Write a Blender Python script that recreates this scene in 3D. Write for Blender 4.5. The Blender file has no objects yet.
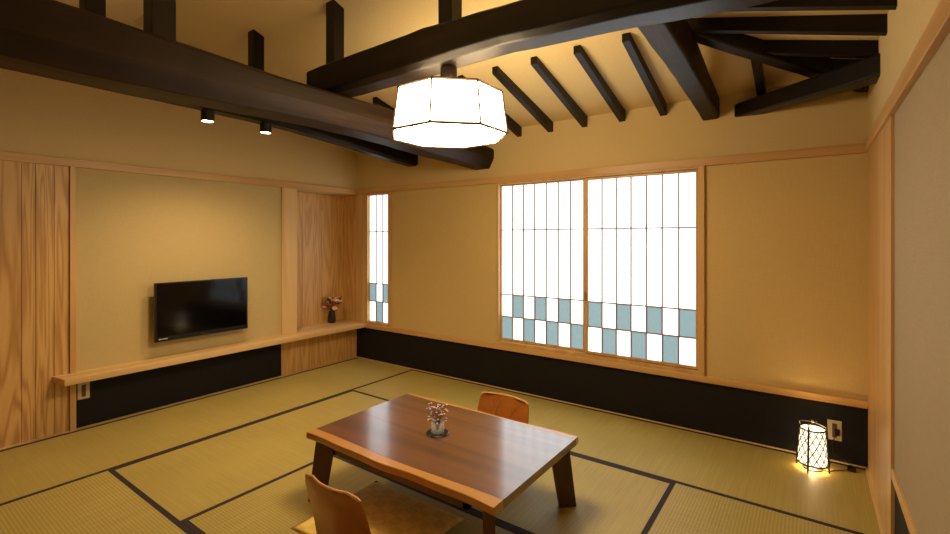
import bpy, bmesh, math, random
from mathutils import Vector, Matrix
random.seed(7)
C = bpy.context.scene.collection
R = math.radians

# ------------------------------------------------------------------ materials
def newmat(name):
    m = bpy.data.materials.new(name); m.use_nodes = True
    nt = m.node_tree; nt.nodes.clear()
    out = nt.nodes.new('ShaderNodeOutputMaterial')
    b = nt.nodes.new('ShaderNodeBsdfPrincipled')
    nt.links.new(b.outputs[0], out.inputs[0])
    return m, nt, b
def ramp(nt, stops):
    r = nt.nodes.new('ShaderNodeValToRGB'); e = r.color_ramp.elements
    while len(e) < len(stops): e.new(0.5)
    for i, (p, c) in enumerate(stops):
        e[i].position = p; e[i].color = (*c, 1)
    return r
def coords(nt, scale=(1,1,1), rot=(0,0,0)):
    t = nt.nodes.new('ShaderNodeTexCoord'); m = nt.nodes.new('ShaderNodeMapping')
    m.inputs['Scale'].default_value = scale; m.inputs['Rotation'].default_value = rot
    nt.links.new(t.outputs['Object'], m.inputs[0]); return m
def bump(nt, b, src, strength, dist=.002):
    n = nt.nodes.new('ShaderNodeBump'); n.inputs['Strength'].default_value = strength
    n.inputs['Distance'].default_value = dist
    nt.links.new(src, n.inputs['Height']); nt.links.new(n.outputs[0], b.inputs['Normal'])
def noise(nt, mp, scale, detail=4, rough=.6, dist=0):
    n = nt.nodes.new('ShaderNodeTexNoise'); n.inputs['Scale'].default_value = scale
    n.inputs['Detail'].default_value = detail; n.inputs['Roughness'].default_value = rough
    n.inputs['Distortion'].default_value = dist
    nt.links.new(mp.outputs[0], n.inputs['Vector']); return n
def mix(nt, f, a, b, mode='MIX', fac=None):
    m = nt.nodes.new('ShaderNodeMix'); m.data_type = 'RGBA'; m.blend_type = mode
    for inp, v in ((m.inputs[0], f), (m.inputs[6], a), (m.inputs[7], b)):
        if isinstance(v, (int, float)): inp.default_value = v
        elif isinstance(v, tuple): inp.default_value = (*v, 1)
        else: nt.links.new(v, inp)
    return m.outputs[2]
def plain(name, col, rough=.5, metal=0, spec=.5, coat=0):
    m, nt, b = newmat(name)
    b.inputs['Base Color'].default_value = (*col, 1); b.inputs['Roughness'].default_value = rough
    b.inputs['Metallic'].default_value = metal; b.inputs['Specular IOR Level'].default_value = spec
    b.inputs['Coat Weight'].default_value = coat; b.inputs['Coat Roughness'].default_value = .15
    mp = coords(nt); n = noise(nt, mp, 40)
    r = ramp(nt, [(.3, tuple(c*.9 for c in col)), (.7, tuple(min(1, c*1.08) for c in col))])
    nt.links.new(n.outputs[0], r.inputs[0]); nt.links.new(r.outputs[0], b.inputs['Base Color'])
    return m
def speckle(name, c1, c2, scale, rough, bs=.25, stretch=(1,1,1), spec=.3):
    m, nt, b = newmat(name); mp = coords(nt, stretch)
    n = noise(nt, mp, scale, 6, .7); r = ramp(nt, [(.3, c1), (.7, c2)])
    nt.links.new(n.outputs[0], r.inputs[0]); nt.links.new(r.outputs[0], b.inputs['Base Color'])
    b.inputs['Roughness'].default_value = rough; b.inputs['Specular IOR Level'].default_value = spec
    bump(nt, b, n.outputs[0], bs); return m
def weave(name, c1, c2, axis_scale):
    # woven wall cloth: two crossed fine noises
    m, nt, b = newmat(name)
    m1 = coords(nt, (4, 4, 160)); m2 = coords(nt, (160, 160, 4))
    n1 = noise(nt, m1, 3, 3); n2 = noise(nt, m2, 3, 3)
    a = nt.nodes.new('ShaderNodeMath'); a.operation = 'ADD'
    nt.links.new(n1.outputs[0], a.inputs[0]); nt.links.new(n2.outputs[0], a.inputs[1])
    a2 = nt.nodes.new('ShaderNodeMath'); a2.operation = 'MULTIPLY'; a2.inputs[1].default_value = .5
    nt.links.new(a.outputs[0], a2.inputs[0])
    r = ramp(nt, [(.35, c1), (.65, c2)]); nt.links.new(a2.outputs[0], r.inputs[0])
    nt.links.new(r.outputs[0], b.inputs['Base Color']); b.inputs['Roughness'].default_value = .75
    b.inputs['Specular IOR Level'].default_value = .25
    bump(nt, b, a2.outputs[0], .3, .001); return m
def wood(name, stops, along, scale=1., rough=.45, coat=0, bs=.15, streak=9., rings=6., spec=.5, ringmix=.5):
    # along: 0/1/2 axis the grain runs in
    m, nt, b = newmat(name)
    s = [1., 1., 1.]; s[along] = .07
    mp = coords(nt, tuple(v*scale for v in s))
    base = noise(nt, mp, 2.2, 3, .5, .4)
    mul = nt.nodes.new('ShaderNodeMath'); mul.operation = 'MULTIPLY'; mul.inputs[1].default_value = rings*6
    nt.links.new(base.outputs[0], mul.inputs[0])
    sn = nt.nodes.new('ShaderNodeMath'); sn.operation = 'SINE'; nt.links.new(mul.outputs[0], sn.inputs[0])
    mr = nt.nodes.new('ShaderNodeMapRange'); mr.inputs[1].default_value = -1; mr.inputs[2].default_value = 1
    nt.links.new(sn.outputs[0], mr.inputs[0])
    s2 = [60., 60., 60.]; s2[along] = 1.5
    mp2 = coords(nt, tuple(v*scale for v in s2)); fine = noise(nt, mp2, 1.2, 4, .7)
    mx = nt.nodes.new('ShaderNodeMix'); mx.data_type = 'FLOAT'; mx.inputs[0].default_value = ringmix
    nt.links.new(fine.outputs[0], mx.inputs[2]); nt.links.new(mr.outputs[0], mx.inputs[3])
    r = ramp(nt, stops); nt.links.new(mx.outputs[0], r.inputs[0])
    nt.links.new(r.outputs[0], b.inputs['Base Color'])
    b.inputs['Roughness'].default_value = rough; b.inputs['Coat Weight'].default_value = coat
    b.inputs['Coat Roughness'].default_value = .15; b.inputs['Specular IOR Level'].default_value = spec
    bump(nt, b, fine.outputs[0], bs, .001)
    return m
def emis(name, col, strength, base=(.8,.8,.8)):
    m, nt, b = newmat(name)
    b.inputs['Base Color'].default_value = (*base, 1)
    b.inputs['Emission Color'].default_value = (*col, 1); b.inputs['Emission Strength'].default_value = strength
    b.inputs['Roughness'].default_value = .8
    return m
def tatami(name, along):
    m, nt, b = newmat(name)
    # ribs run along axis `along`; they repeat across the other one
    w = nt.nodes.new('ShaderNodeTexWave'); w.wave_type = 'BANDS'; w.bands_direction = 'Y' if along == 0 else 'X'
    w.inputs['Scale'].default_value = 21; w.inputs['Distortion'].default_value = .15
    mp = coords(nt); nt.links.new(mp.outputs[0], w.inputs[0])
    w2 = nt.nodes.new('ShaderNodeTexWave'); w2.wave_type = 'BANDS'; w2.bands_direction = 'X' if along == 0 else 'Y'
    w2.inputs['Scale'].default_value = 60; w2.inputs['Distortion'].default_value = .6
    nt.links.new(mp.outputs[0], w2.inputs[0])
    s = (2., 160., 1) if along == 1 else (160., 2., 1)
    mpf = coords(nt, s); n = noise(nt, mpf, 1.0, 4, .7)
    big = noise(nt, mp, 1.6, 3, .5)
    r = ramp(nt, [(.25, TAT[0]), (.75, TAT[1])]); nt.links.new(n.outputs[0], r.inputs[0])
    c = mix(nt, .22, r.outputs[0], w.outputs['Color'], 'MULTIPLY')
    rb = ramp(nt, [(.3, (.88,.88,.84)), (.7, (1,1,1))]); nt.links.new(big.outputs[0], rb.inputs[0])
    c = mix(nt, 1., c, rb.outputs[0], 'MULTIPLY')
    nt.links.new(c, b.inputs['Base Color'])
    b.inputs['Roughness'].default_value = .5; b.inputs['Specular IOR Level'].default_value = .35
    a = nt.nodes.new('ShaderNodeMath'); a.operation = 'MULTIPLY_ADD'; a.inputs[1].default_value = .3
    nt.links.new(w2.outputs['Fac'], a.inputs[0]); nt.links.new(w.outputs['Fac'], a.inputs[2])
    bump(nt, b, a.outputs[0], .35, .0015)
    return m
TAT = ((.42,.325,.085), (.56,.445,.14))
M = {}
M['plaster'] = speckle('plaster', (.62,.47,.23), (.68,.52,.26), 90, .9, .2)
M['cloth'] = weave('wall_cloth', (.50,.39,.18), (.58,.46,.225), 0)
M['cloth_back'] = weave('wall_cloth_lit', (.58,.43,.19), (.68,.51,.24), 0)  # the back wall's stronger light is put into a brighter cloth colour
M['cloth_right'] = weave('wall_cloth_grey_dimmed', (.36,.275,.17), (.43,.335,.21), 0)  # greyer cloth, also darkened in colour to stand for dimmer light here
M['black'] = speckle('skirting_black', (.0045,.0045,.005), (.010,.009,.009), 30, .7, .2, (1,1,6))
ASH = [(.0,(.52,.32,.125)), (.35,(.62,.41,.175)), (.6,(.68,.46,.21)), (1.,(.74,.53,.27))]
for ax, k in enumerate('xyz'):
    M['ash_'+k] = wood('ash_wood_'+k, ASH, ax, 1.2, .42)
    M['trim_'+k] = wood('trim_wood_'+k, [(.0,(.50,.28,.10)), (.5,(.60,.36,.14)), (1.,(.68,.44,.19))], ax, 1.5, .4)
    M['beam_'+k] = wood('beam_wood_'+k, [(.0,(.002,.001,.0006)), (.5,(.006,.003,.0018)), (1.,(.017,.0085,.0045))], ax, 1.4, .42, 0, .6, rings=3, ringmix=.35, spec=.28)
    M['log_'+k] = wood('log_wood_'+k, [(.0,(.004,.0018,.0008)), (.5,(.022,.011,.0045)), (1.,(.085,.045,.017))], ax, 1.4, .5, 0, .6, rings=3, ringmix=.35, spec=.2)
M['elm_z'] = wood('board_wood', [(.0,(.36,.17,.045)), (.3,(.54,.30,.10)), (.6,(.64,.39,.145)), (1.,(.72,.46,.19))], 2, 3.2, .42, rings=12, ringmix=.62)
M['elm_dark'] = wood('alcove_wood', [(.0,(.40,.19,.05)), (.3,(.56,.31,.10)), (.7,(.67,.41,.155)), (1.,(.74,.48,.20))], 2, 3.2, .42, rings=10, ringmix=.45)
M['walnut'] = wood('walnut_wood', [(.0,(.065,.020,.008)), (.45,(.115,.040,.015)), (.75,(.155,.057,.022)), (1.,(.22,.088,.036))], 0, 1.6, .38, 1., .06, rings=5, ringmix=.45)
M['walnut'].node_tree.nodes['Principled BSDF'].inputs['Coat IOR'].default_value = 1.75
M['sap'] = wood('sapwood', [(.0,(.34,.15,.038)), (.5,(.46,.22,.062)), (1.,(.56,.29,.09))], 0, 1.1, .32, .3, .06, rings=4)
M['leg'] = wood('table_leg_wood', [(.0,(.045,.016,.007)), (.5,(.085,.032,.013)), (1.,(.13,.052,.022))], 2, 1.4, .4)
M['chairwood'] = wood('chair_wood', [(.0,(.33,.095,.014)), (.5,(.42,.135,.021)), (1.,(.50,.18,.033))], 2, .8, .34, .25, .05, rings=3)
M['chairedge'] = wood('chair_edge_wood', [(.0,(.50,.24,.08)), (1.,(.66,.38,.16))], 0, 1, .4)
M['tatami_x'] = tatami('tatami_rush_x', 0); M['tatami_y'] = tatami('tatami_rush_y', 1)
M['edge'] = speckle('tatami_edging', (.022,.015,.018), (.045,.031,.034), 200, .8, .3)
M['blackmetal'] = plain('black_metal', (.012,.011,.010), .45)
M['blackplastic'] = plain('black_plastic', (.008,.008,.009), .25)
M['screen'] = plain('tv_glass', (.002,.002,.0025), .09, spec=.28)
M['white_mark'] = plain('printed_white', (.7,.7,.7), .4)
M['cream'] = plain('cream_plastic', (.60,.49,.30), .4)
M['brownsock'] = plain('brown_plastic', (.10,.06,.03), .4)
M['frame_brown'] = wood('lamp_frame_wood', [(.0,(.05,.022,.008)), (1.,(.09,.042,.016))], 0, 1, .5)
M['kumiko'] = plain('lattice_wood', (.36,.25,.16), .6)
M['shade'] = emis('lamp_paper', (1., .75, .42), 14.0, (.8,.75,.65))
M['shade_top'] = emis('lamp_paper_top', (1., .75, .42), 7.0, (.8,.75,.65))
M['lantern'] = emis('lantern_paper', (1., .80, .54), 1.0, (.8,.7,.5))
M['spotlens'] = emis('spot_lens', (1., .8, .55), 12)
M['blackvase'] = plain('dark_glaze', (.012,.010,.010), .3)
M['petal'] = plain('pale_pink_petal', (.90,.62,.52), .6)
M['petal_o'] = plain('orange_petal', (.55,.13,.03), .6)
M['petal_r'] = plain('dark_red_petal', (.22,.03,.02), .6)
M['leaf'] = plain('dark_green_leaf', (.035,.05,.018), .55)
M['lilac'] = plain('lilac_petal', (.52,.42,.85), .6)
M['dry'] = plain('dry_petal', (.80,.64,.48), .6)
def glass():
    m, nt, b = newmat('clear_glass'); b.inputs['Base Color'].default_value = (.85,.88,.9,1)
    b.inputs['Roughness'].default_value = .03; b.inputs['Alpha'].default_value = .28; return m
M['glass'] = glass()
def cushion_mat():
    m, nt, b = newmat('cushion_cloth'); mp = coords(nt)
    ch = nt.nodes.new('ShaderNodeTexChecker'); ch.inputs['Scale'].default_value = 18
    ch.inputs[1].default_value = (.86,.62,.19,1); ch.inputs[2].default_value = (.76,.53,.15,1)
    nt.links.new(mp.outputs[0], ch.inputs[0]); n = noise(nt, mp, 120)
    c = mix(nt, .35, ch.outputs[0], n.outputs['Color'], 'SOFT_LIGHT')
    nt.links.new(c, b.inputs['Base Color']); b.inputs['Roughness'].default_value = .7
    bump(nt, b, n.outputs[0], .3); return m
M['cushion'] = cushion_mat()
def pane(name, col, s, tint):
    # daylight through paper: mottled fibre emission
    m, nt, b = newmat(name); mp = coords(nt, (1,1,.5)); n = noise(nt, mp, 60, 5, .7)
    r = ramp(nt, [(.3, tuple(c*tint for c in col)), (.7, col)]); nt.links.new(n.outputs[0], r.inputs[0])
    nt.links.new(r.outputs[0], b.inputs['Emission Color']); b.inputs['Emission Strength'].default_value = s
    b.inputs['Base Color'].default_value = (*[c*.6 for c in col], 1); b.inputs['Roughness'].default_value = .9
    return m
M['paper'] = pane('shoji_paper', (.82,.93,1.), 1.15, .985)
M['paper_blue'] = pane('blue_shoji_paper', (.27,.42,.48), .46, .80)

# ------------------------------------------------------------------ mesh helpers
class MB:
    def __init__(s): s.bm = bmesh.new()
    def box(s, x0, x1, y0, y1, z0, z1, rot=None, pivot=None):
        vs = [s.bm.verts.new((x, y, z)) for x in (x0, x1) for y in (y0, y1) for z in (z0, z1)]
        for f in ((0,1,3,2),(4,6,7,5),(0,4,5,1),(2,3,7,6),(0,2,6,4),(1,5,7,3)): s.bm.faces.new([vs[i] for i in f])
        if rot is not None:
            bmesh.ops.rotate(s.bm, verts=vs, cent=pivot or ((x0+x1)/2,(y0+y1)/2,(z0+z1)/2), matrix=rot)
        return s
    def prism(s, pts, vec):
        """polygon pts (3D) swept along vec"""
        v = Vector(vec); a = [s.bm.verts.new(p) for p in pts]; b = [s.bm.verts.new(Vector(p)+v) for p in pts]
        n = len(pts); s.bm.faces.new(a); s.bm.faces.new(b[::-1])
        for i in range(n): s.bm.faces.new([a[i], b[i], b[(i+1)%n], a[(i+1)%n]])
        return s
    def loft(s, rings, cap=True, closed=True):
        rr = [[s.bm.verts.new(p) for p in r] for r in rings]; n = len(rr[0])
        for a, b in zip(rr, rr[1:]):
            for i in range(n if closed else n-1): s.bm.faces.new([a[i], a[(i+1)%n], b[(i+1)%n], b[i]])
        if cap: s.bm.faces.new(rr[0][::-1]); s.bm.faces.new(rr[-1])
        return s
    def tube(s, pts, rad, n=8):
        pts = [Vector(p) for p in pts]; rings = []
        up = None
        for i, p in enumerate(pts):
            t = (pts[min(i+1, len(pts)-1)] - pts[max(i-1, 0)]).normalized()
            if up is None: up = Vector((0,0,1)) if abs(t.z) < .9 else Vector((1,0,0))
            u = t.cross(up).normalized(); v = u.cross(t).normalized(); up = v
            r = rad[i] if isinstance(rad, (list, tuple)) else rad
            rings.append([p + (u*math.cos(a)+v*math.sin(a))*r for a in [2*math.pi*k/n for k in range(n)]])
        return s.loft(rings)
    def lathe(s, prof, c=(0,0,0), n=32):
        c = Vector(c)
        return s.loft([[c+Vector((r*math.cos(2*math.pi*k/n), r*math.sin(2*math.pi*k/n), z)) for k in range(n)] for r, z in prof])
    def ball(s, c, r, sub=1, sc=(1,1,1)):
        m = Matrix.Translation(c) @ Matrix.Diagonal((r*sc[0], r*sc[1], r*sc[2], 1))
        bmesh.ops.create_icosphere(s.bm, subdivisions=sub, radius=1, matrix=m); return s
    def build(s, name, mat, parent=None, bevel=0, smooth=False, loc=None, seg=2):
        bmesh.ops.recalc_face_normals(s.bm, faces=s.bm.faces[:])
        me = bpy.data.meshes.new(name); s.bm.to_mesh(me); s.bm.free()
        me.materials.append(mat)
        o = bpy.data.objects.new(name, me); C.objects.link(o)
        if parent: o.parent = parent
        if loc: o.location = loc
        if smooth:
            for p in me.polygons: p.use_smooth = True
        if bevel:
            b = o.modifiers.new('bevel', 'BEVEL'); b.width = bevel; b.segments = seg; b.limit_method = 'ANGLE'
            b.angle_limit = R(35)
        return o
def tag(o, label, cat, group=None):
    o['label'] = label; o['category'] = cat
    if group: o['group'] = group
    return o
def thing(name, label, cat, loc=(0,0,0), rz=0, group=None):
    o = bpy.data.objects.new(name, None); C.objects.link(o); o.location = loc; o.rotation_euler = (0,0,rz)
    o.empty_display_size = .1
    return tag(o, label, cat, group)
def struct(o): o['kind'] = 'structure'; return o

# ------------------------------------------------------------------ dimensions
W, D = 4.54, 4.40            # room: x 0..W, y 0 (back wall) .. -D
ZT, ZL, ZC = 1.868, .403, 2.347
SL = .30                     # ceiling slope
RY = -D/2
RING, S1, S2 = .90, .25, .36   # the slope steepens above the rafter ends
def cz_(d): return ZC + S1*min(d, RING) + S2*max(0, d-RING)
RZ = cz_(D/2); ZR = cz_(RING)

# ------------------------------------------------------------------ room shell
floor = struct(MB().box(-.33, W+.13, -D-.1, .1, -.16, -.055).build('floor', M['leg']))

# left wall: gable, with the alcove notch
f = MB(); f.prism([(0,-D,-.055),(0,0,-.055),(0,0,.37),(0,-.784,.37),(0,-.784,ZT),(0,0,ZT),(0,0,ZC),(0,-RING,ZR),(0,RY,RZ),(0,-D+RING,ZR),(0,-D,ZC)], (-.241,0,0))
wl = struct(f.build('wall_left', M['plaster']))
f = MB(); f.prism([(-.241,-D,-.055),(-.241,.1,-.055),(-.241,.1,ZC),(-.241,RY,RZ+.03),(-.241,-D,ZC)], (-.1,0,0))
f.build('alcove_back_panel', M['elm_dark'], wl)
# boards and posts of the left wall
e = [-D, -3.95, -3.5, -3.05, -2.833, -2.764, -2.668, -2.587]
f = MB()
for a, b in zip(e, e[1:]): f.box(0, .014, a+.001, b-.001, 0, ZT)
f.build('board_panel', M['elm_z'], wl, .0015)
MB().box(0, .03, -2.586, -2.551, 0, ZT).build('post', M['trim_z'], wl, .002)
MB().box(0, .004, -2.551, -.952, .40, ZT).build('cloth_panel', M['cloth'], wl)
MB().box(0, .005, -2.551, -.952, 0, .375).build('black_panel', M['black'], wl)
MB().box(0, .018, -.951, -.784, .40, ZT).build('column', M['ash_z'], wl, .002)
f = MB()
for a, b in ((-.951,-.522),(-.522,-.22),(-.22,0)): f.box(0, .006, a+.001, b-.001, 0, .372)
f.build('lower_board_panel', M['elm_dark'], wl, .001)
f = MB()
for a, b in ((-.784,-.55),(-.55,-.30),(-.30,-.0)): f.box(-.241, -.236, a+.001, b-.001, .40, ZT)
f.box(-.236, -.001, -.005, 0, .40, ZT)
f.build('alcove_board', M['elm_dark'], wl, .001)

# back wall with two openings
bx = [(-.34, .205, None), (.533, 1.955, None), (3.615, W+.13, None)]
f = MB()
for x0, x1, _ in bx: f.box(x0, x1, 0, .1, -.055, ZC+.02)
for x0, x1 in ((.205,.533),(1.955,3.615)):
    f.box(x0, x1, 0, .1, -.055, .435); f.box(x0, x1, 0, .1, 1.85, ZC+.02)
wb = struct(f.build('wall_back', M['plaster']))
f = MB()
f.box(.575, 1.935, -.004, 0, ZL, ZT); f.box(3.66, W, -.004, 0, ZL, ZT)
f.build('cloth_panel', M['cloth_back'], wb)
MB().box(.0, W, -.005, 0, 0, .36).build('black_panel', M['black'], wb)
MB().box(.0, .17, -.012, 0, ZL, ZT).build('corner_board', M['ash_z'], wb, .002)

# right wall
f = MB(); f.box(W+.03, W+.13, -D-.1, .0, -.055, ZC+.02)
wr = struct(f.build('wall_right', M['plaster']))
MB().box(W, W+.03, -D, 0, 1.95, ZC+.01).build('upper_plaster', M['plaster'], wr)
MB().box(W, W+.03, -.99, 0, 0, 1.88).build('board_panel', M['trim_z'], wr, .002)
MB().box(W-.002, W+.03, -1.006, -.99, 0, 1.88).build('post', M['trim_z'], wr, .002)
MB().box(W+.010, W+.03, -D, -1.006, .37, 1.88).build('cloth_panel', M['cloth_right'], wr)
MB().box(W+.011, W+.03, -D, -1.006, 0, .37).build('black_panel', M['black'], wr)
# wall behind the camera
wf = struct(MB().box(-.34, W+.13, -D-.1, -D, -.055, ZC+.02).build('wall_front', M['plaster']))
MB().box(0, W, -D, -D+.005, 0, .36).build('black_panel', M['black'], wf)
MB().box(0, W, -D, -D+.004, .36, ZT).build('cloth_panel', M['cloth'], wf)

# ceiling: two slopes and a hip on the right
f = MB()
def slab(pts):
    f.prism(pts, (0,0,.06))
A=(-.34,.1,ZC-.03); B=(W+.1,.1,ZC-.03)
hx = W-D/2
g = RING
slab([(-.34,0,ZC),(W,0,ZC),(W-g,-g,ZR),(-.34,-g,ZR)])
slab([(-.34,-g,ZR),(W-g,-g,ZR),(hx,RY,RZ),(-.34,RY,RZ)])
slab([(-.34,-D,ZC),(-.34,-D+g,ZR),(W-g,-D+g,ZR),(W,-D,ZC)])
slab([(-.34,-D+g,ZR),(-.34,RY,RZ),(hx,RY,RZ),(W-g,-D+g,ZR)])
slab([(W,0,ZC),(W,-D,ZC),(W-g,-D+g,ZR),(W-g,-g,ZR)])
slab([(W-g,-g,ZR),(W-g,-D+g,ZR),(hx,RY,RZ)])
struct(f.build('ceiling', M['plaster']))

# picture rails, ledges, tatami-edge strips
f = MB().box(.0, W, -.026, 0, ZT, 1.925); struct(f.build('trim_1', M['trim_x'], bevel=.003))
f = MB().box(-.0, .026, -D, -.026, ZT, 1.925); struct(f.build('trim_2', M['trim_y'], bevel=.003))
f = MB().box(W-.012, W+.03, -D, -.026, 1.876, 1.95); struct(f.build('trim_3', M['trim_y'], bevel=.003))
f = MB().box(.19, W, -.034, 0, .36, ZL); struct(f.build('trim_4', M['trim_x'], bevel=.003))
f = MB().box(W+.000, W+.03, -D, -1.006, .355, .40); struct(f.build('trim_5', M['trim_y'], bevel=.003))
struct(MB().box(.0, W, -.014, 0, 0, .008).build('baseboard_back', M['ash_x'], bevel=.001))
struct(MB().box(0.0, .034, -D, -.014, 0, .008).build('baseboard_left', M['ash_y'], bevel=.001))
struct(MB().box(W-.014, W+.03, -D, -.014, 0, .008).build('baseboard_right', M['ash_y'], bevel=.001))

# ------------------------------------------------------------------ windows
def sash(parent, x0, x1, z0, z1, cols, zbars, blue, y, fw, rail_t, rail_b, pull=None):
    """a sliding paper screen: frame, lattice, panes"""
    f = MB()
    f.box(x0-fw, x0, y-.012, y+.012, z0-rail_b, z1+rail_t); f.box(x1, x1+fw, y-.012, y+.012, z0-rail_b, z1+rail_t)
    f.box(x0, x1, y-.012, y+.012, z0-rail_b, z0); f.box(x0, x1, y-.012, y+.012, z1, z1+rail_t)
    s = f.build('sash', M['trim_z'], parent, .0015)
    w = (x1-x0)/cols
    f = MB()
    for i in range(1, cols): f.box(x0+w*i-.0048, x0+w*i+.0048, y-.007, y+.004, z0, z1)
    for z in zbars: f.box(x0, x1, y-.0065, y+.0035, z-.0048, z+.0048)
    f.build('lattice', M['kumiko'], s)
    zz = [z0] + sorted(zbars) + [z1]
    fp, fb = MB(), MB()
    for r in range(len(zz)-1):
        for i in range(cols):
            t = fb if (r, i) in blue else fp
            t.box(x0+w*i, x0+w*(i+1), y+.004, y+.0055, zz[r], zz[r+1])
    fp.build('paper_pane', M['paper'], s)
    o = fb.build('blue_pane', M['paper_blue'], s); o['label'] = 'chequered blue paper panes'
    if pull:
        MB().box(pull-.005, pull+.005, y-.0135, y-.011, .86, .93).build('finger_pull', M['brownsock'], s)
    return s
# large window
f = MB()
f.box(1.935, 1.957, -.022, .06, ZL, ZT); f.box(3.622, 3.662, -.03, .06, ZL, ZT)
f.box(1.957, 3.622, -.022, .06, ZL, .432); f.box(1.957, 3.622, -.022, .06, 1.852, ZT)
w1 = struct(f.build('window_1', M['trim_z'], bevel=.002))
bl = {(1,i) for i in (1,3,5)} | {(0,i) for i in (0,2,4,6)}
sash(w1, 1.968, 2.752, .458, 1.836, 7, (.655,.855,1.440), bl, .025, .011, .012, .02, 2.765)
br = {(1,i) for i in (0,2,4,6)} | {(0,i) for i in (1,3,5)}
sash(w1, 2.806, 3.604, .458, 1.830, 7, (.655,.855,1.440), br, -.003, .030, .018, .02, 2.79)
# narrow window beside the alcove
f = MB()
f.box(.172, .207, -.022, .05, ZL, ZT); f.box(.531, .575, -.022, .05, ZL, ZT)
f.box(.207, .531, -.022, .05, ZL, .437); f.box(.207, .531, -.022, .05, 1.848, ZT)
w2 = struct(f.build('window_2', M['trim_z'], bevel=.002))
sash(w2, .212, .527, .442, 1.843, 3, (.662,.861,1.442), {(1,0),(1,2),(0,1)}, .012, .004, .004, .004)

# ------------------------------------------------------------------ tatami
XL = [0.0, .913, 1.823, 2.733, 3.628, W]; YL = [0.0, -.839, -1.721, -2.603, -3.485, -D]
def mat_(i0, i1, j0, j1, label):
    x0, x1, y0, y1 = XL[i0], XL[i1], YL[j1], YL[j0]
    if i0 == 0: x0 += .034
    if i1 == 5: x1 -= .014
    if j0 == 0: y1 -= .014
    cx, cy = (x0+x1)/2, (y0+y1)/2; hw, hd = (x1-x0)/2-.0004, (y1-y0)/2-.0004
    t = thing('tatami_mat', label, 'tatami mat', (cx, cy, -.055), 0, 'tatami mats laid over the floor')
    bw = .026; along = 0 if (i1-i0) > (j1-j0) else 1
    if i1-i0 == j1-j0: along = 0
    if along == 0:
        MB().box(-hw, hw, -hd+bw, hd-bw, 0, .055).build('rush_surface', M['tatami_x'], t)
        for s in (-1, 1):
            a, b = sorted((s*(hd-bw), s*hd)); MB().box(-hw, hw, a, b, 0, .0562).build('cloth_border', M['edge'], t)
    else:
        MB().box(-hw+bw, hw-bw, -hd, hd, 0, .055).build('rush_surface', M['tatami_y'], t)
        for s in (-1, 1):
            a, b = sorted((s*(hw-bw), s*hw)); MB().box(a, b, -hd, hd, 0, .0562).build('cloth_border', M['edge'], t)
mat_(0,1,0,2, 'tatami mat along the left wall below the flower alcove')
mat_(0,1,2,4, 'tatami mat along the left wall nearest the tall wooden boards')
mat_(1,3,0,1, 'tatami mat along the back wall reaching under the left half of the large window')
mat_(3,5,0,1, 'tatami mat in the right back corner under the glowing floor lantern')
mat_(1,2,1,3, 'tatami mat between the wall-side row and the low table, left of the table')
mat_(2,4,1,2, 'tatami mat under the far half of the low table')
mat_(2,4,2,3, 'tatami mat under the near half of the table and the gold cushion')
mat_(4,5,1,3, 'tatami mat right of the table, in the right foreground')
mat_(1,3,3,4, 'tatami mat in the left foreground, cut by the lower left edge')
MB().box(XL[3]+.001, W, YL[4]+.001, YL[3]-.001, -.055, 0).build('rush_surface', M['tatami_x'], floor)
MB().box(0, W, -D, YL[4]-.001, -.055, 0).build('rush_surface', M['tatami_x'], floor)

# ------------------------------------------------------------------ shelf, tv, outlets
f = MB(); f.prism([(0,-2.68,.367),(.19,-2.655,.367),(.192,-.005,.367),(-.236,-.005,.367),(-.236,-.782,.367),(.0,-.782,.367)], (0,0,.044))
tag(f.build('wall_shelf', M['ash_y'], bevel=.003), 'long pale wooden shelf running along the left wall under the television', 'shelf')

tv = thing('television', 'black flat screen television mounted on the left wall above the shelf', 'television', (.0, -1.717, .78)); tv.rotation_euler = (0, R(-.4), 0)
MB().box(.082, .105, -.372, .372, -.232, .232).build('bezel', M['blackplastic'], tv, .003)
MB().box(.1045, .1062, -.357, .357, -.195, .220).build('screen', M['screen'], tv)
MB().box(.050, .083, -.25, .25, -.16, .15).build('rear_housing', M['blackplastic'], tv, .01)
MB().box(.004, .052, -.12, .12, -.10, .10).build('wall_bracket', M['blackmetal'], tv, .003)
f = MB()
for k in range(6): f.box(.1052, .1058, -.345+k*.011, -.345+k*.011+(.007 if k % 2 else .009), -.216, -.209)
o = f.build('maker_mark', M['white_mark'], tv); o['label'] = 'small pale lettering on the lower left of the frame'
MB().box(.1052, .1058, -.02, .02, -.222, -.219).build('indicator', M['brownsock'], tv)

def outlet(loc, rz, label, dark):
    t = thing('wall_outlet', label, 'outlet', loc, rz, 'wall outlets')
    MB().box(-.035, .035, -.008, 0, -.06, .06).build('cover_plate', M['cream'], t, .002)
    MB().box(-.012, .012, -.010, -.007, -.042, .042).build('socket', M[dark], t, .001)
    return t
outlet((.0055, -2.505, .268), R(90), 'cream wall outlet below the left end of the long shelf', 'brownsock')
outlet((4.383, -.0055, .192), 0, 'cream wall outlet on the black skirting beside the lantern', 'brownsock')

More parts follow.
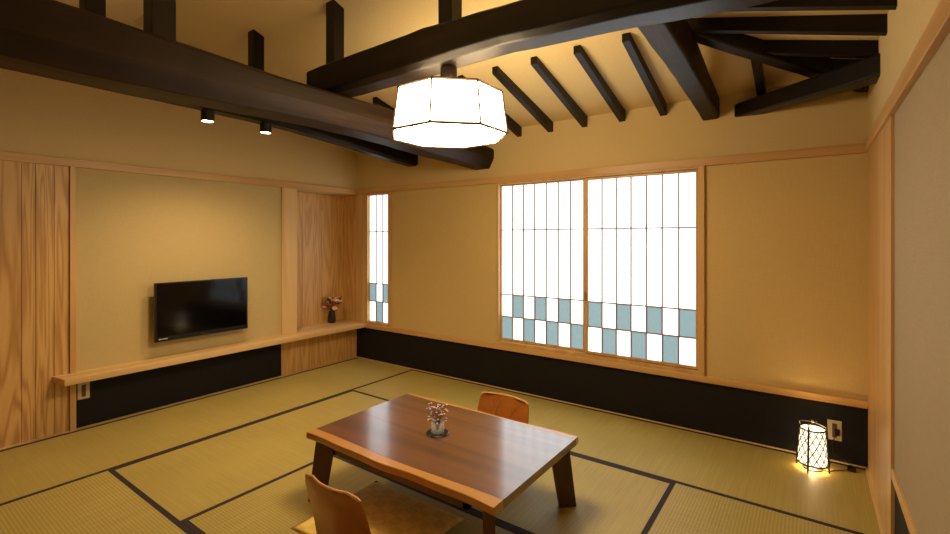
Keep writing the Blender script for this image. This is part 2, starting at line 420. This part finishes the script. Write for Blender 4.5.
# ------------------------------------------------------------------ roof timbers
def noise1(t, seed): return math.sin(t*1.7+seed)*.5 + math.sin(t*4.1+seed*2.3)*.3 + math.sin(t*9.3+seed*.7)*.2
def log(name, pts, mat, label, cat, amp=.006, cham=(.04,.04,.02,.02), seed=1., n=None, group=None, bevel=.006):
    """timber along pts: each (x,y,zbot,ztop,width); cham=(bottom dx,dz, top dx,dz)"""
    P = [Vector((p[0], p[1], 0)) for p in pts]
    L = sum((b-a).length for a, b in zip(P, P[1:])); n = n or max(2, int(L/.12))
    def interp(u):
        acc = 0; tgt = u*L
        for i in range(len(pts)-1):
            l = (P[i+1]-P[i]).length
            if acc+l >= tgt-1e-9:
                k = (tgt-acc)/l; return [pts[i][j]*(1-k)+pts[i+1][j]*k for j in range(5)]
            acc += l
        return list(pts[-1])
    dirv = (P[-1]-P[0]).normalized(); side = Vector((dirv.y, -dirv.x, 0))
    rings = []
    for i in range(n+1):
        u = i/n; x, y, zb, zt, w = interp(u); t = u*L*2.2
        bx_, bz, tx, tz = cham
        zb += amp*noise1(t, seed); zt += amp*noise1(t, seed+3); hw = w/2
        ha = hw + amp*noise1(t, seed+5); hb = hw + amp*noise1(t, seed+7)
        prof = [(-hb+bx_, zb), (ha-bx_, zb), (ha, zb+bz), (ha, zt-tz), (ha-tx, zt), (-hb+tx, zt), (-hb, zt-tz), (-hb, zb+bz)]
        rings.append([Vector((x, y, 0))+side*a+Vector((0,0,z)) for a, z in prof])
    o = MB().loft(rings).build(name, mat, bevel=bevel)
    return tag(o, label, cat, group)
G = 'exposed roof timbers'
# side vector for a timber running +y is (+x)
log('roof_beam', [(1.765,.08,2.005,2.195,.25),(1.76,-.6,2.03,2.24,.26),(1.755,-1.4,2.065,2.272,.27),(1.755,-2.1,2.065,2.262,.27),(1.755,-2.7,2.042,2.275,.28),(1.755,-3.0,2.03,2.285,.29),(1.755,-D-.05,2.02,2.30,.30)],
    M['log_y'], 'thick brown ceiling beam running from the upper left to above the window', 'beam', .006, (.05,.09,.02,.02), 1.3)
log('roof_beam', [(.875,.08,2.112,2.262,.155),(.875,-.3,2.135,2.28,.15),(.875,-.8,2.185,2.33,.15),(.875,-1.4,2.225,2.39,.15),(.875,-2.1,2.250,2.45,.15),(.875,-3.0,2.250,2.46,.16),(.875,-D-.05,2.26,2.47,.16)],
    M['beam_y'], 'thinner blackish beam half hidden behind the thick brown one, carrying spotlights', 'beam', .005, (.03,.02,.02,.02), 2.1)
log('roof_beam', [(1.60,-1.685,2.285,2.46,.17),(1.8,-1.685,2.268,2.466,.18),(2.3,-1.685,2.262,2.472,.18),(2.50,-1.685,2.265,2.480,.18),(2.62,-1.685,2.267,2.486,.18),(2.72,-1.685,2.268,2.474,.18),(3.1,-1.685,2.272,2.455,.18),(3.6,-1.685,2.248,2.44,.185),(4.05,-1.685,2.215,2.44,.19),(W+.02,-1.685,2.19,2.44,.19)],
    M['beam_x'], 'dark cross beam above the pendant lamp, passing over the other beams', 'beam', .005, (.03,.03,.03,.02), 3.7)
log('roof_beam', [(3.697,.08,2.185,2.335,.112),(3.697,-.5,2.235,2.40,.118),(3.70,-1.0,2.272,2.47,.125),(3.70,-1.62,2.30,2.49,.13)],
    M['log_y'], 'stout greyish beam dropping from the cross beam to the wall right of the window', 'beam', .004, (.012,.012,.012,.012), 4.4)
log('brace_beam', [(3.86,.06,2.186,2.27,.115),(4.22,-.255,2.165,2.27,.12),(4.59,-.578,2.150,2.262,.13)],
    M['beam_x'], 'short dark corner brace set diagonally across the right back corner', 'beam', .003, (.006,.006,.006,.006), 5.2)
log('hip_rafter', [(4.58,.04,2.215,2.36,.09),(4.54-.45,-.45,2.36,2.48,.09),(3.72,-.82,2.475,2.60,.09)],
    M['beam_x'], 'dark hip rafter climbing diagonally from the right back corner to the stout beam', 'rafter', .003, (.008,.008,.008,.008), 6.1)
# rafters on the back slope
def rafter(axis, pos, reach, label):
    # built at origin of slope: local run along +y (from ring down to wall)
    f = MB(); n = 6; rings = []
    for i in range(n+1):
        u = -reach + (reach+.03)*i/n
        zc = cz_(-u); zb = ZC-.082-(.29 if axis == 'y' else .27)*u
        w = .0235
        if axis == 'y': c = lambda a, z: (pos+a, u, z)
        else: c = lambda a, z: (W+(-u if False else u), pos+a, z)
        rings.append([c(-w, zb), c(w, zb), c(w, zc+.004), c(-w, zc+.004)])
    o = f.loft(rings).build('rafter', M['beam_'+('y' if axis == 'y' else 'x')], bevel=.003)
    return tag(o, label, 'rafter', 'short rafters under the sloped ceiling')
names = ['short rafter over the right end of the large window, nearest the stout grey beam',
 'short rafter over the large window, second left of the stout grey beam',
 'short rafter over the large window, third left of the stout grey beam',
 'short rafter over the large window, fourth left of the stout grey beam',
 'short rafter whose lower end shows just right of the lamp, rest hidden by it',
 'short rafter hidden behind the pendant lamp, at its right half',
 'short rafter hidden behind the pendant lamp, at its left half',
 'short rafter whose top stub shows between the thick beam and the lamp',
 'short rafter wholly behind the thick brown beam, its right neighbour showing a stub',
 'short rafter above the narrow window, behind the two left beams',
 'leftmost short rafter, its small end showing over the narrow window']
for k in range(11):
    if k == 8: continue
    rafter('y', 3.384-.305*k, .865, names[k])
rafter('y', 4.004, .47, 'short jack rafter in the small plaster triangle left of the corner brace')
rafter('y', 4.31, .17, 'tiny jack rafter on the back slope behind the corner brace')
rafter('x', -.862, .83, 'horizontal-looking rafter from the right wall, second below the top edge')
rafter('x', -.525, .50, 'horizontal-looking rafter from the right wall, just above the corner brace')
rafter('x', -1.155, .83, 'rafter from the right wall cut by the top edge of the picture')
rafter('x', -.22, .17, 'tiny jack rafter on the right wall inside the corner, behind the brace')
# upright struts between beams and ceiling
def strut(x, y, z0, s, label, mat='beam_z'):
    zt = cz_(min(-y, D+y))
    o = MB().prism([(x-s/2,y-s/2,z0),(x+s/2,y-s/2,z0),(x+s/2,y+s/2,z0),(x-s/2,y+s/2,z0)], (0,0,zt-z0+.03)).build('roof_post', M[mat], bevel=.004)
    tag(o, label, 'post', 'upright posts between beams and ceiling')
strut(.925, -1.73, 2.37, .082, 'small dark roof post ending against the sloped ceiling, above the spotlights')
strut(1.81, -2.695, 2.25, .10, 'broad dark roof post standing on the thick brown beam, with a crack')
strut(.875, -2.69, 2.38, .10, 'dark roof post at the far upper left, left of the cracked post')
strut(1.78, -1.685, 2.43, .082, 'dark roof post on the left end of the cross beam')
strut(2.725, -1.685, 2.43, .09, 'dark roof post on the cross beam straight above the pendant lamp')

# ------------------------------------------------------------------ spotlights
for k, (px, py, lab) in enumerate(((.875,-2.05,'small black cylinder spotlight under the beam, the left one'), (.875,-1.625,'small black cylinder spotlight under the beam, the right one nearer the corner'))):
    t = thing('spotlight', lab, 'spotlight', (px, py, 2.25), 0, 'spotlights under the thin beam')
    MB().lathe([(.040,0),(.042,-.002),(.042,-.078),(.038,-.080),(.036,-.070)], n=24).build('housing', M['blackmetal'], t, smooth=False)
    MB().lathe([(.036,-.074),(.036,-.0785)], n=24).build('lens', M['spotlens'], t)
    MB().lathe([(.012,.03),(.012,0)], n=10).build('mount', M['blackmetal'], t)

# ------------------------------------------------------------------ pendant lamp
LX, LY = 2.705, -1.672
lamp = thing('pendant_lamp', 'large octagonal white paper pendant lamp with thin wooden frame', 'lamp', (LX, LY, 1.905))
def octo(rf, z):   # rf = flat radius
    rv = rf/math.cos(R(22.5)); return [Vector((rv*math.cos(R(22.5+45*k)), rv*math.sin(R(22.5+45*k)), z)) for k in range(8)]
rb, rt, hh = .288, .262, .215
f = MB(); f.loft([octo(rb, .004), octo(rt, hh)], cap=False)
f.build('paper_shade', M['shade'], lamp)
f = MB(); f.bm.faces.new([f.bm.verts.new(v) for v in octo(rb-.01, -.004)]); 
f.build('bottom_diffuser', M['shade'], lamp)
f = MB(); f.bm.faces.new([f.bm.verts.new(v) for v in octo(rt-.008, hh-.008)])
f.build('top_diffuser', M['shade_top'], lamp)
bo, to = octo(rb+.002, 0), octo(rt+.002, hh)
f = MB()
for k in range(8):
    f.tube([bo[k], bo[(k+1)%8]], .008, 4); f.tube([to[k], to[(k+1)%8]], .0068, 4); f.tube([bo[k], to[k]], .006, 4)
for k in range(4): f.tube([to[k]-Vector((0,0,.004)), to[k+4]-Vector((0,0,.004))], .005, 4)
f.build('shade_frame', M['frame_brown'], lamp)
MB().lathe([(.001,.362),(.042,.362),(.044,.352),(.044,.31),(.038,.283),(.022,.272),(.001,.270)], n=24).build('mounting_cup', M['beam_z'], lamp, smooth=True)
MB().tube([(0,0,.30),(0,0,.10)], .006, 8).build('cord', M['blackmetal'], lamp)

# ------------------------------------------------------------------ low table
tb = thing('low_table', 'low rectangular walnut table with wavy pale live edges and plank legs', 'table', (2.715, -1.755, 0))
X0, X1 = 2.125-2.715, 3.30-2.715; Yn, Yf = -2.143+1.755, -1.355+1.755
inn_n = lambda u: Yn + .060 + .008*math.sin(u*7+1) 
f = MB(); N = 40
near_in = [(X0+(X1-X0)*i/N, inn_n(i/N)) for i in range(N+1)]
far_in = [(X0+(X1-X0)*i/N, Yf-.030-.005*math.sin(i/N*9)) for i in range(N+1)]
f.prism([(x, y, .314) for x, y in near_in] + [(x, y, .314) for x, y in far_in[::-1]], (0,0,.036))
f.build('walnut_top', M['walnut'], tb)
def edge_strip(inner, ybot, wave, s):
    f = MB(); rings = []
    for i, (x, y) in enumerate(inner):
        yt = ybot + s*wave(i/N)
        rings.append([(x, y, .3145), (x, y, .3502), (x, yt+s*.003, .3502), (x, yt, .348), (x, yt-s*.003, .325), (x, yt+s*.004, .3145)])
    return f.loft(rings)
wv = lambda u: .006 + .006*math.sin(u*9.5+.6) + .003*math.sin(u*23)
edge_strip(near_in, Yn, wv, 1).build('live_edge', M['sap'], tb, .0015)['label'] = 'orange sapwood edge nearest the viewer'
edge_strip(far_in, Yf, lambda u: .006+.004*math.sin(u*12), -1).build('live_edge', M['sap'], tb, .0015)
f = MB(); f.box(X0+.16, X1-.16, Yn+.05, Yn+.075, .262, .314); f.box(X0+.16, X1-.16, Yf-.075, Yf-.05, .262, .314)
f.box(X0+.16, X0+.185, Yn+.05, Yf-.05, .262, .314); f.box(X1-.185, X1-.16, Yn+.05, Yf-.05, .262, .314)
f.build('apron', M['leg'], tb, .002)
for sx in (-1, 1):
    for sy in (-1, 1):
        ox, oy = 2.715, -1.755
        ob = Vector((.574*sx, (.388 if sy > 0 else -.378), 0)); d = Vector((sx, sy, 0)).normalized(); p = Vector((-d.y, d.x, 0))
        rings = []
        for z, off, L, th in ((0, 0, .088, .030), (.3145, -.040, .100, .034)):
            o_ = ob + d*off; i_ = o_ - d*L
            rings.append([o_+p*th/2+Vector((0,0,z)), o_-p*th/2+Vector((0,0,z)), i_-p*th/2+Vector((0,0,z)), i_+p*th/2+Vector((0,0,z))])
        MB().loft(rings).build('leg', M['leg'], tb, .003)

# ------------------------------------------------------------------ legless chairs
def make_chair(label, x, y, rz):
    t = thing('legless_chair', label, 'floor chair', (x, y, 0), rz, 'bent plywood floor chairs')
    prof = [(a, b*(.95 if b > .1 else 1), c) for a, b, c in [(.215,.020,.175),(.19,.034,.185),(.10,.030,.190),(0,.024,.190),(-.08,.026,.187),(-.135,.045,.180),(-.165,.085,.176),(-.185,.15,.176),(-.205,.22,.180),(-.225,.29,.182),(-.243,.36,.176),(-.248,.385,.168),(-.2505,.397,.150),(-.2515,.402,.120)]]
    def sheet(a, b, th):
        f = MB(); rings = []
        nu = 14
        for i in range(a, b):
            yy, zz, hw = prof[i]
            p, q = prof[max(i-1,0)], prof[min(i+1,len(prof)-1)]
            ty, tz = q[0]-p[0], q[1]-p[1]; l = math.hypot(ty, tz); ny, nz = tz/l, -ty/l   # normal towards sitter/up
            bend = .026*max(0, min(1, (zz-.05)/.15))
            top, bot = [], []
            for k in range(nu+1):
                s = -1+2*k/nu; off = bend*s*s
                top.append((s*hw, yy+off+ny*th/2*1, zz+nz*th/2)); bot.append((s*hw, yy+off-ny*th/2, zz-nz*th/2))
            rings.append(top+bot[::-1])
        return f.loft(rings)
    sheet(0, 7, .012).build('seat', M['chairwood'], t, .002, smooth=False)
    bk = sheet(6, len(prof), .012).build('backrest', M['chairwood'], t, .002, smooth=False)
    # pale ply edge following the top rim
    pts = []
    for k in range(15):
        s = -1+2*k/14
        pts.append((s*.122, -.2515+.026*s*s, .3828))
    full = [(-.168,-.248+.026,.366),(-.158,-.2495+.023,.3735),(-.146,-.2505+.020,.379)] 
    pts = full + pts[1:-1] + [(-p[0], p[1], p[2]) for p in full[::-1]]
    MB().tube(pts, .0062, 6).build('rim', M['chairedge'], bk)
    return t, bk
make_chair('orange-brown floor chair in the foreground, seen from behind, beside the gold cushion', 2.715, -2.205, 0)
c2, bk2 = make_chair('orange bent plywood floor chair on the far side of the table', 2.722, -1.37, R(180))
f = MB()
for pts in ([(-.05,.33),(-.045,.25),(-.05,.16)], [(.03,.36),(.055,.31),(.06,.24)], [(.10,.35),(.08,.30),(.06,.24),(.045,.16)], [(-.09,.34),(-.06,.30),(-.047,.27)]):
    P3 = []
    for x, z in pts:
        yy = -.205 - (z-.22)*.28; P3.append((x, yy+.035*(x/.18)**2+.0065, z))
    f.tube(P3, .0016, 4)
o = f.build('line_pattern', M['sap'], c2); o['label'] = 'fine branching line pattern on the backrest'

# cushion on the near chair
f = MB(); n = 22; grid = {}
hx_, hy_ = .298, .258
def cz(u, v):
    e = (1-abs(u)**3.2)*(1-abs(v)**3.2); return .030*max(e, 0)**.55
rows_t, rows_b = [], []
for j in range(n+1):
    rt_, rb_ = [], []
    for i in range(n+1):
        u, v = -1+2*i/n, -1+2*j/n
        pin = 1-.035*(1-abs(v)**2)*abs(u)**4; pin2 = 1-.035*(1-abs(u)**2)*abs(v)**4
        x, y, z = u*hx_*pin, v*hy_*pin2, cz(u, v)
        rt_.append(f.bm.verts.new((x, y, .032+z*.9-.006*math.exp(-(u*u+v*v)*30))))
        rb_.append(f.bm.verts.new((x, y, .032-z*.45)) if 0 < i < n and 0 < j < n else rt_[-1])
    rows_t.append(rt_); rows_b.append(rb_)
for j in range(n):
    for i in range(n):
        f.bm.faces.new([rows_t[j][i], rows_t[j][i+1], rows_t[j+1][i+1], rows_t[j+1][i]])
        try: f.bm.faces.new([rows_b[j][i], rows_b[j+1][i], rows_b[j+1][i+1], rows_b[j][i+1]])
        except ValueError: pass
o = f.build('floor_cushion', M['cushion'], smooth=True, loc=(2.655, -2.122, .022))
tag(o, 'square golden cushion on the near chair, half under the table edge', 'cushion')

# ------------------------------------------------------------------ things on the table
VX, VY = 2.69, -1.745
cst = MB().lathe([(.001,0),(.056,0),(.060,.003),(.056,.006),(.001,.006)], n=32).build('coaster', M['blackplastic'], loc=(VX, VY, .3505))
tag(cst, 'round black coaster under the little glass vase', 'coaster')
v = MB().lathe([(.001,.0),(.031,.0),(.034,.004),(.0345,.052),(.0325,.052),(.0320,.012),(.001,.010)], n=32).build('glass_vase', M['glass'], smooth=False, loc=(VX, VY, .357))
for p in v.data.polygons: p.use_smooth = len(p.vertices) == 4
tag(v, 'small clear glass tumbler vase on the table coaster', 'vase')
def sprig(name, loc, label, nst, spread, h, cols, r, stemr, seed, leaves=0):
    random.seed(seed)
    t = thing(name, label, 'flowers', loc)
    fs = MB(); tops = []
    for k in range(nst):
        a = random.uniform(0, 6.28); d = spread*math.sqrt(random.random()); zt = h*random.uniform(.35, 1.0)
        tip = (d*math.cos(a), d*math.sin(a), zt)
        fs.tube([(0.004*math.cos(a), .004*math.sin(a), 0), (tip[0]*.3, tip[1]*.3, zt*.55), tip], stemr, 4); tops.append(tip)
    fs.build('stem', M['leaf'], t)
    for c in range(len(cols)):
        f = MB()
        for k, tip in enumerate(tops):
            if k % len(cols) == c:
                for q in range(5):
                    b = 6.28*q/5
                    f.ball((tip[0]+r*.7*math.cos(b), tip[1]+r*.7*math.sin(b), tip[2]+random.uniform(-.2,.3)*r), r*.62, 1, (1,1,.85))
                f.ball((tip[0], tip[1], tip[2]+r*.25), r*.5, 1)
        f.build('blossom', M[cols[c]], t)
    if leaves:
        f = MB()
        for k in range(leaves):
            a = random.uniform(0, 6.28); d = spread*random.uniform(.5, 1.25); z = h*random.uniform(.4, 1.05)
            c0 = Vector((d*math.cos(a), d*math.sin(a), z)); s = .020
            u = Vector((math.cos(a), math.sin(a), random.uniform(-.3,.8))).normalized()*s; w = u.cross(Vector((0,0,1))).normalized()*s*.45
            f.loft([[c0-u*.9+Vector((0,0,.0004)), c0-u*.9+Vector((0,0,-.0004)), c0-u*.88], [c0-w, c0+w, c0+Vector((0,0,.003))], [c0+u, c0+u*.99, c0+u*.98+Vector((0,0,.001))]])
        f.build('foliage', M['leaf'], t)
sprig('flower_sprigs', (VX, VY, .369), 'airy lilac and straw coloured dried sprigs in the glass vase', 50, .060, .135, ['lilac','dry','lilac','dry'], .0042, .0006, 3)

# alcove vase
nv = MB().lathe([(.001,0),(.036,0),(.042,.014),(.044,.06),(.037,.095),(.033,.115),(.038,.13),(.034,.13),(.029,.115),(.001,.11)], n=24).build('flower_vase', M['blackvase'], smooth=True, loc=(-.150,-.23,.4112))
tag(nv, 'small dark vase standing on the shelf in the alcove', 'vase')
sprig('flower_bunch', (-.150,-.23,.522), 'bunch of pale pink and orange flowers in the dark alcove vase', 22, .095, .165, ['petal','petal_r','petal','petal_o'], .024, .0018, 11, 80)

# ------------------------------------------------------------------ floor lantern
LNX, LNY = 4.274, -.185
ln = thing('floor_lantern', 'small glowing paper floor lantern with black frame in the right corner', 'lantern', (LNX, LNY, 0))
zb, zt_, r0, r1 = .035, .236, .076, .062
f = MB(); f.loft([[(r*math.cos(2*math.pi*k/32), r*math.sin(2*math.pi*k/32), z) for k in range(32)] for r, z in ((r0,zb),(r1,zt_))], cap=False)
lsh = f.build('paper_shade', M['lantern'], ln, smooth=True)
for r, z in ((r0+.001, zb), (r1+.001, zt_)):
    f = MB(); f.tube([(r*math.cos(2*math.pi*k/24), r*math.sin(2*math.pi*k/24), z) for k in range(25)], .005, 6)
    f.build('ring', M['blackmetal'], ln)
for k in range(4):
    a = R(-106+90*k); c, s = math.cos(a), math.sin(a)
    MB().tube([((r0+.006)*c, (r0+.006)*s, 0), ((r1+.006)*c, (r1+.006)*s, .262)], .0058, 6).build('leg', M['blackmetal'], ln)
# woven lattice over the paper
f = MB(); nn = 12
for sgn in (1, -1):
    for k in range(nn):
        pts = []
        for q in range(9):
            z = zb+(zt_-zb)*q/8; r = r0+(r1-r0)*q/8+.0012; a = 2*math.pi*k/nn+sgn*q/8*1.5
            pts.append((r*math.cos(a), r*math.sin(a), z))
        f.tube(pts, .0024, 4)
for q in range(1, 6):
    z = zb+(zt_-zb)*q/6; r = r0+(r1-r0)*q/6+.0012
    f.tube([(r*math.cos(2*math.pi*k/24), r*math.sin(2*math.pi*k/24), z) for k in range(25)], .0016, 4)
f.build('woven_lattice', M['blackmetal'], lsh)
f = MB(); hd = [((r1+.006)*math.cos(a)*k_, (r1+.006)*math.sin(a)*k_, .262+.012*(1-k_*k_)) for a in (R(-20),) for k_ in [i/6 for i in range(-6, 7)]]
f.tube(hd, .003, 6)
hd2 = [((r1+.006)*math.cos(R(70))*k_, (r1+.006)*math.sin(R(70))*k_, .262+.010*(1-k_*k_)) for k_ in [i/6 for i in range(-6, 7)]]
f.tube(hd2, .003, 6); f.build('handle', M['blackmetal'], ln)
MB().ball((0,0,.277), .008, 2).build('knob', M['cream'], ln, smooth=True)
MB().lathe([(.001,.0),(.05,.0),(.05,.006),(.001,.006)], n=24).build('base_plate', M['blackmetal'], ln)
f = MB(); f.tube([(.03,.0,.006),(.075,-.01,.004),(.11,.035,.004),(.15,.06,.006),(.175,.085,.010)], .0024, 6)
f.tube([(.195,.09,.012),(.20,.125,.012),(.15,.150,.03),(.10,.155,.06),(.095,.155,.12),(.118,.160,.172)], .0022, 6)
f.build('power_cord', M['blackmetal'], ln)
MB().box(.165, .205, .070, .098, .001, .024).build('cord_switch', M['blackplastic'], ln, .003)
MB().box(.108, .134, .150, .168, .168, .205).build('power_plug', M['blackplastic'], ln, .003)

# ------------------------------------------------------------------ lights of the room
def light(name, kind, loc, energy, col, size=.1, rot=(0,0,0), spot=None, blend=.5):
    l = bpy.data.lights.new(name, kind); l.energy = energy; l.color = col
    if kind in ('POINT', 'SPOT'): l.shadow_soft_size = size
    if kind == 'SPOT': l.spot_size = spot; l.spot_blend = blend
    o = bpy.data.objects.new(name, l); C.objects.link(o); o.location = loc; o.rotation_euler = rot; return o
WARM = (1., .68, .36)
light('spot_bulb', 'SPOT', (.875,-2.05,2.163), 20, WARM, .03, (0,R(8),0), R(130), .9)
light('spot_bulb', 'SPOT', (.875,-1.625,2.163), 20, WARM, .03, (0,R(8),0), R(130), .9)
light('lantern_bulb', 'POINT', (LNX, LNY, .15), 1.2, (1,.7,.34), .025)
light('lantern_bulb', 'POINT', (LNX, LNY, .022), .5, (1,.7,.34), .02)

w = bpy.data.worlds.new('world'); bpy.context.scene.world = w; w.use_nodes = True
w.node_tree.nodes['Background'].inputs[0].default_value = (.6,.75,1,1); w.node_tree.nodes['Background'].inputs[1].default_value = .3

# ------------------------------------------------------------------ camera
cd = bpy.data.cameras.new('camera'); cam = bpy.data.objects.new('camera', cd); C.objects.link(cam)
cam.location = (4.269, -3.6186, 1.3575); cam.rotation_euler = (R(90), 0, .6211)
cd.sensor_width = 36; cd.lens = 470.4/950*36; cd.shift_y = -(267-239.1)/950; cd.clip_start = .02
sc = bpy.context.scene; sc.camera = cam
sc.view_settings.view_transform = 'Standard'; sc.view_settings.look = 'None'
sc.view_settings.exposure = 1.08; sc.view_settings.gamma = 1; sc.view_settings.use_curve_mapping = False
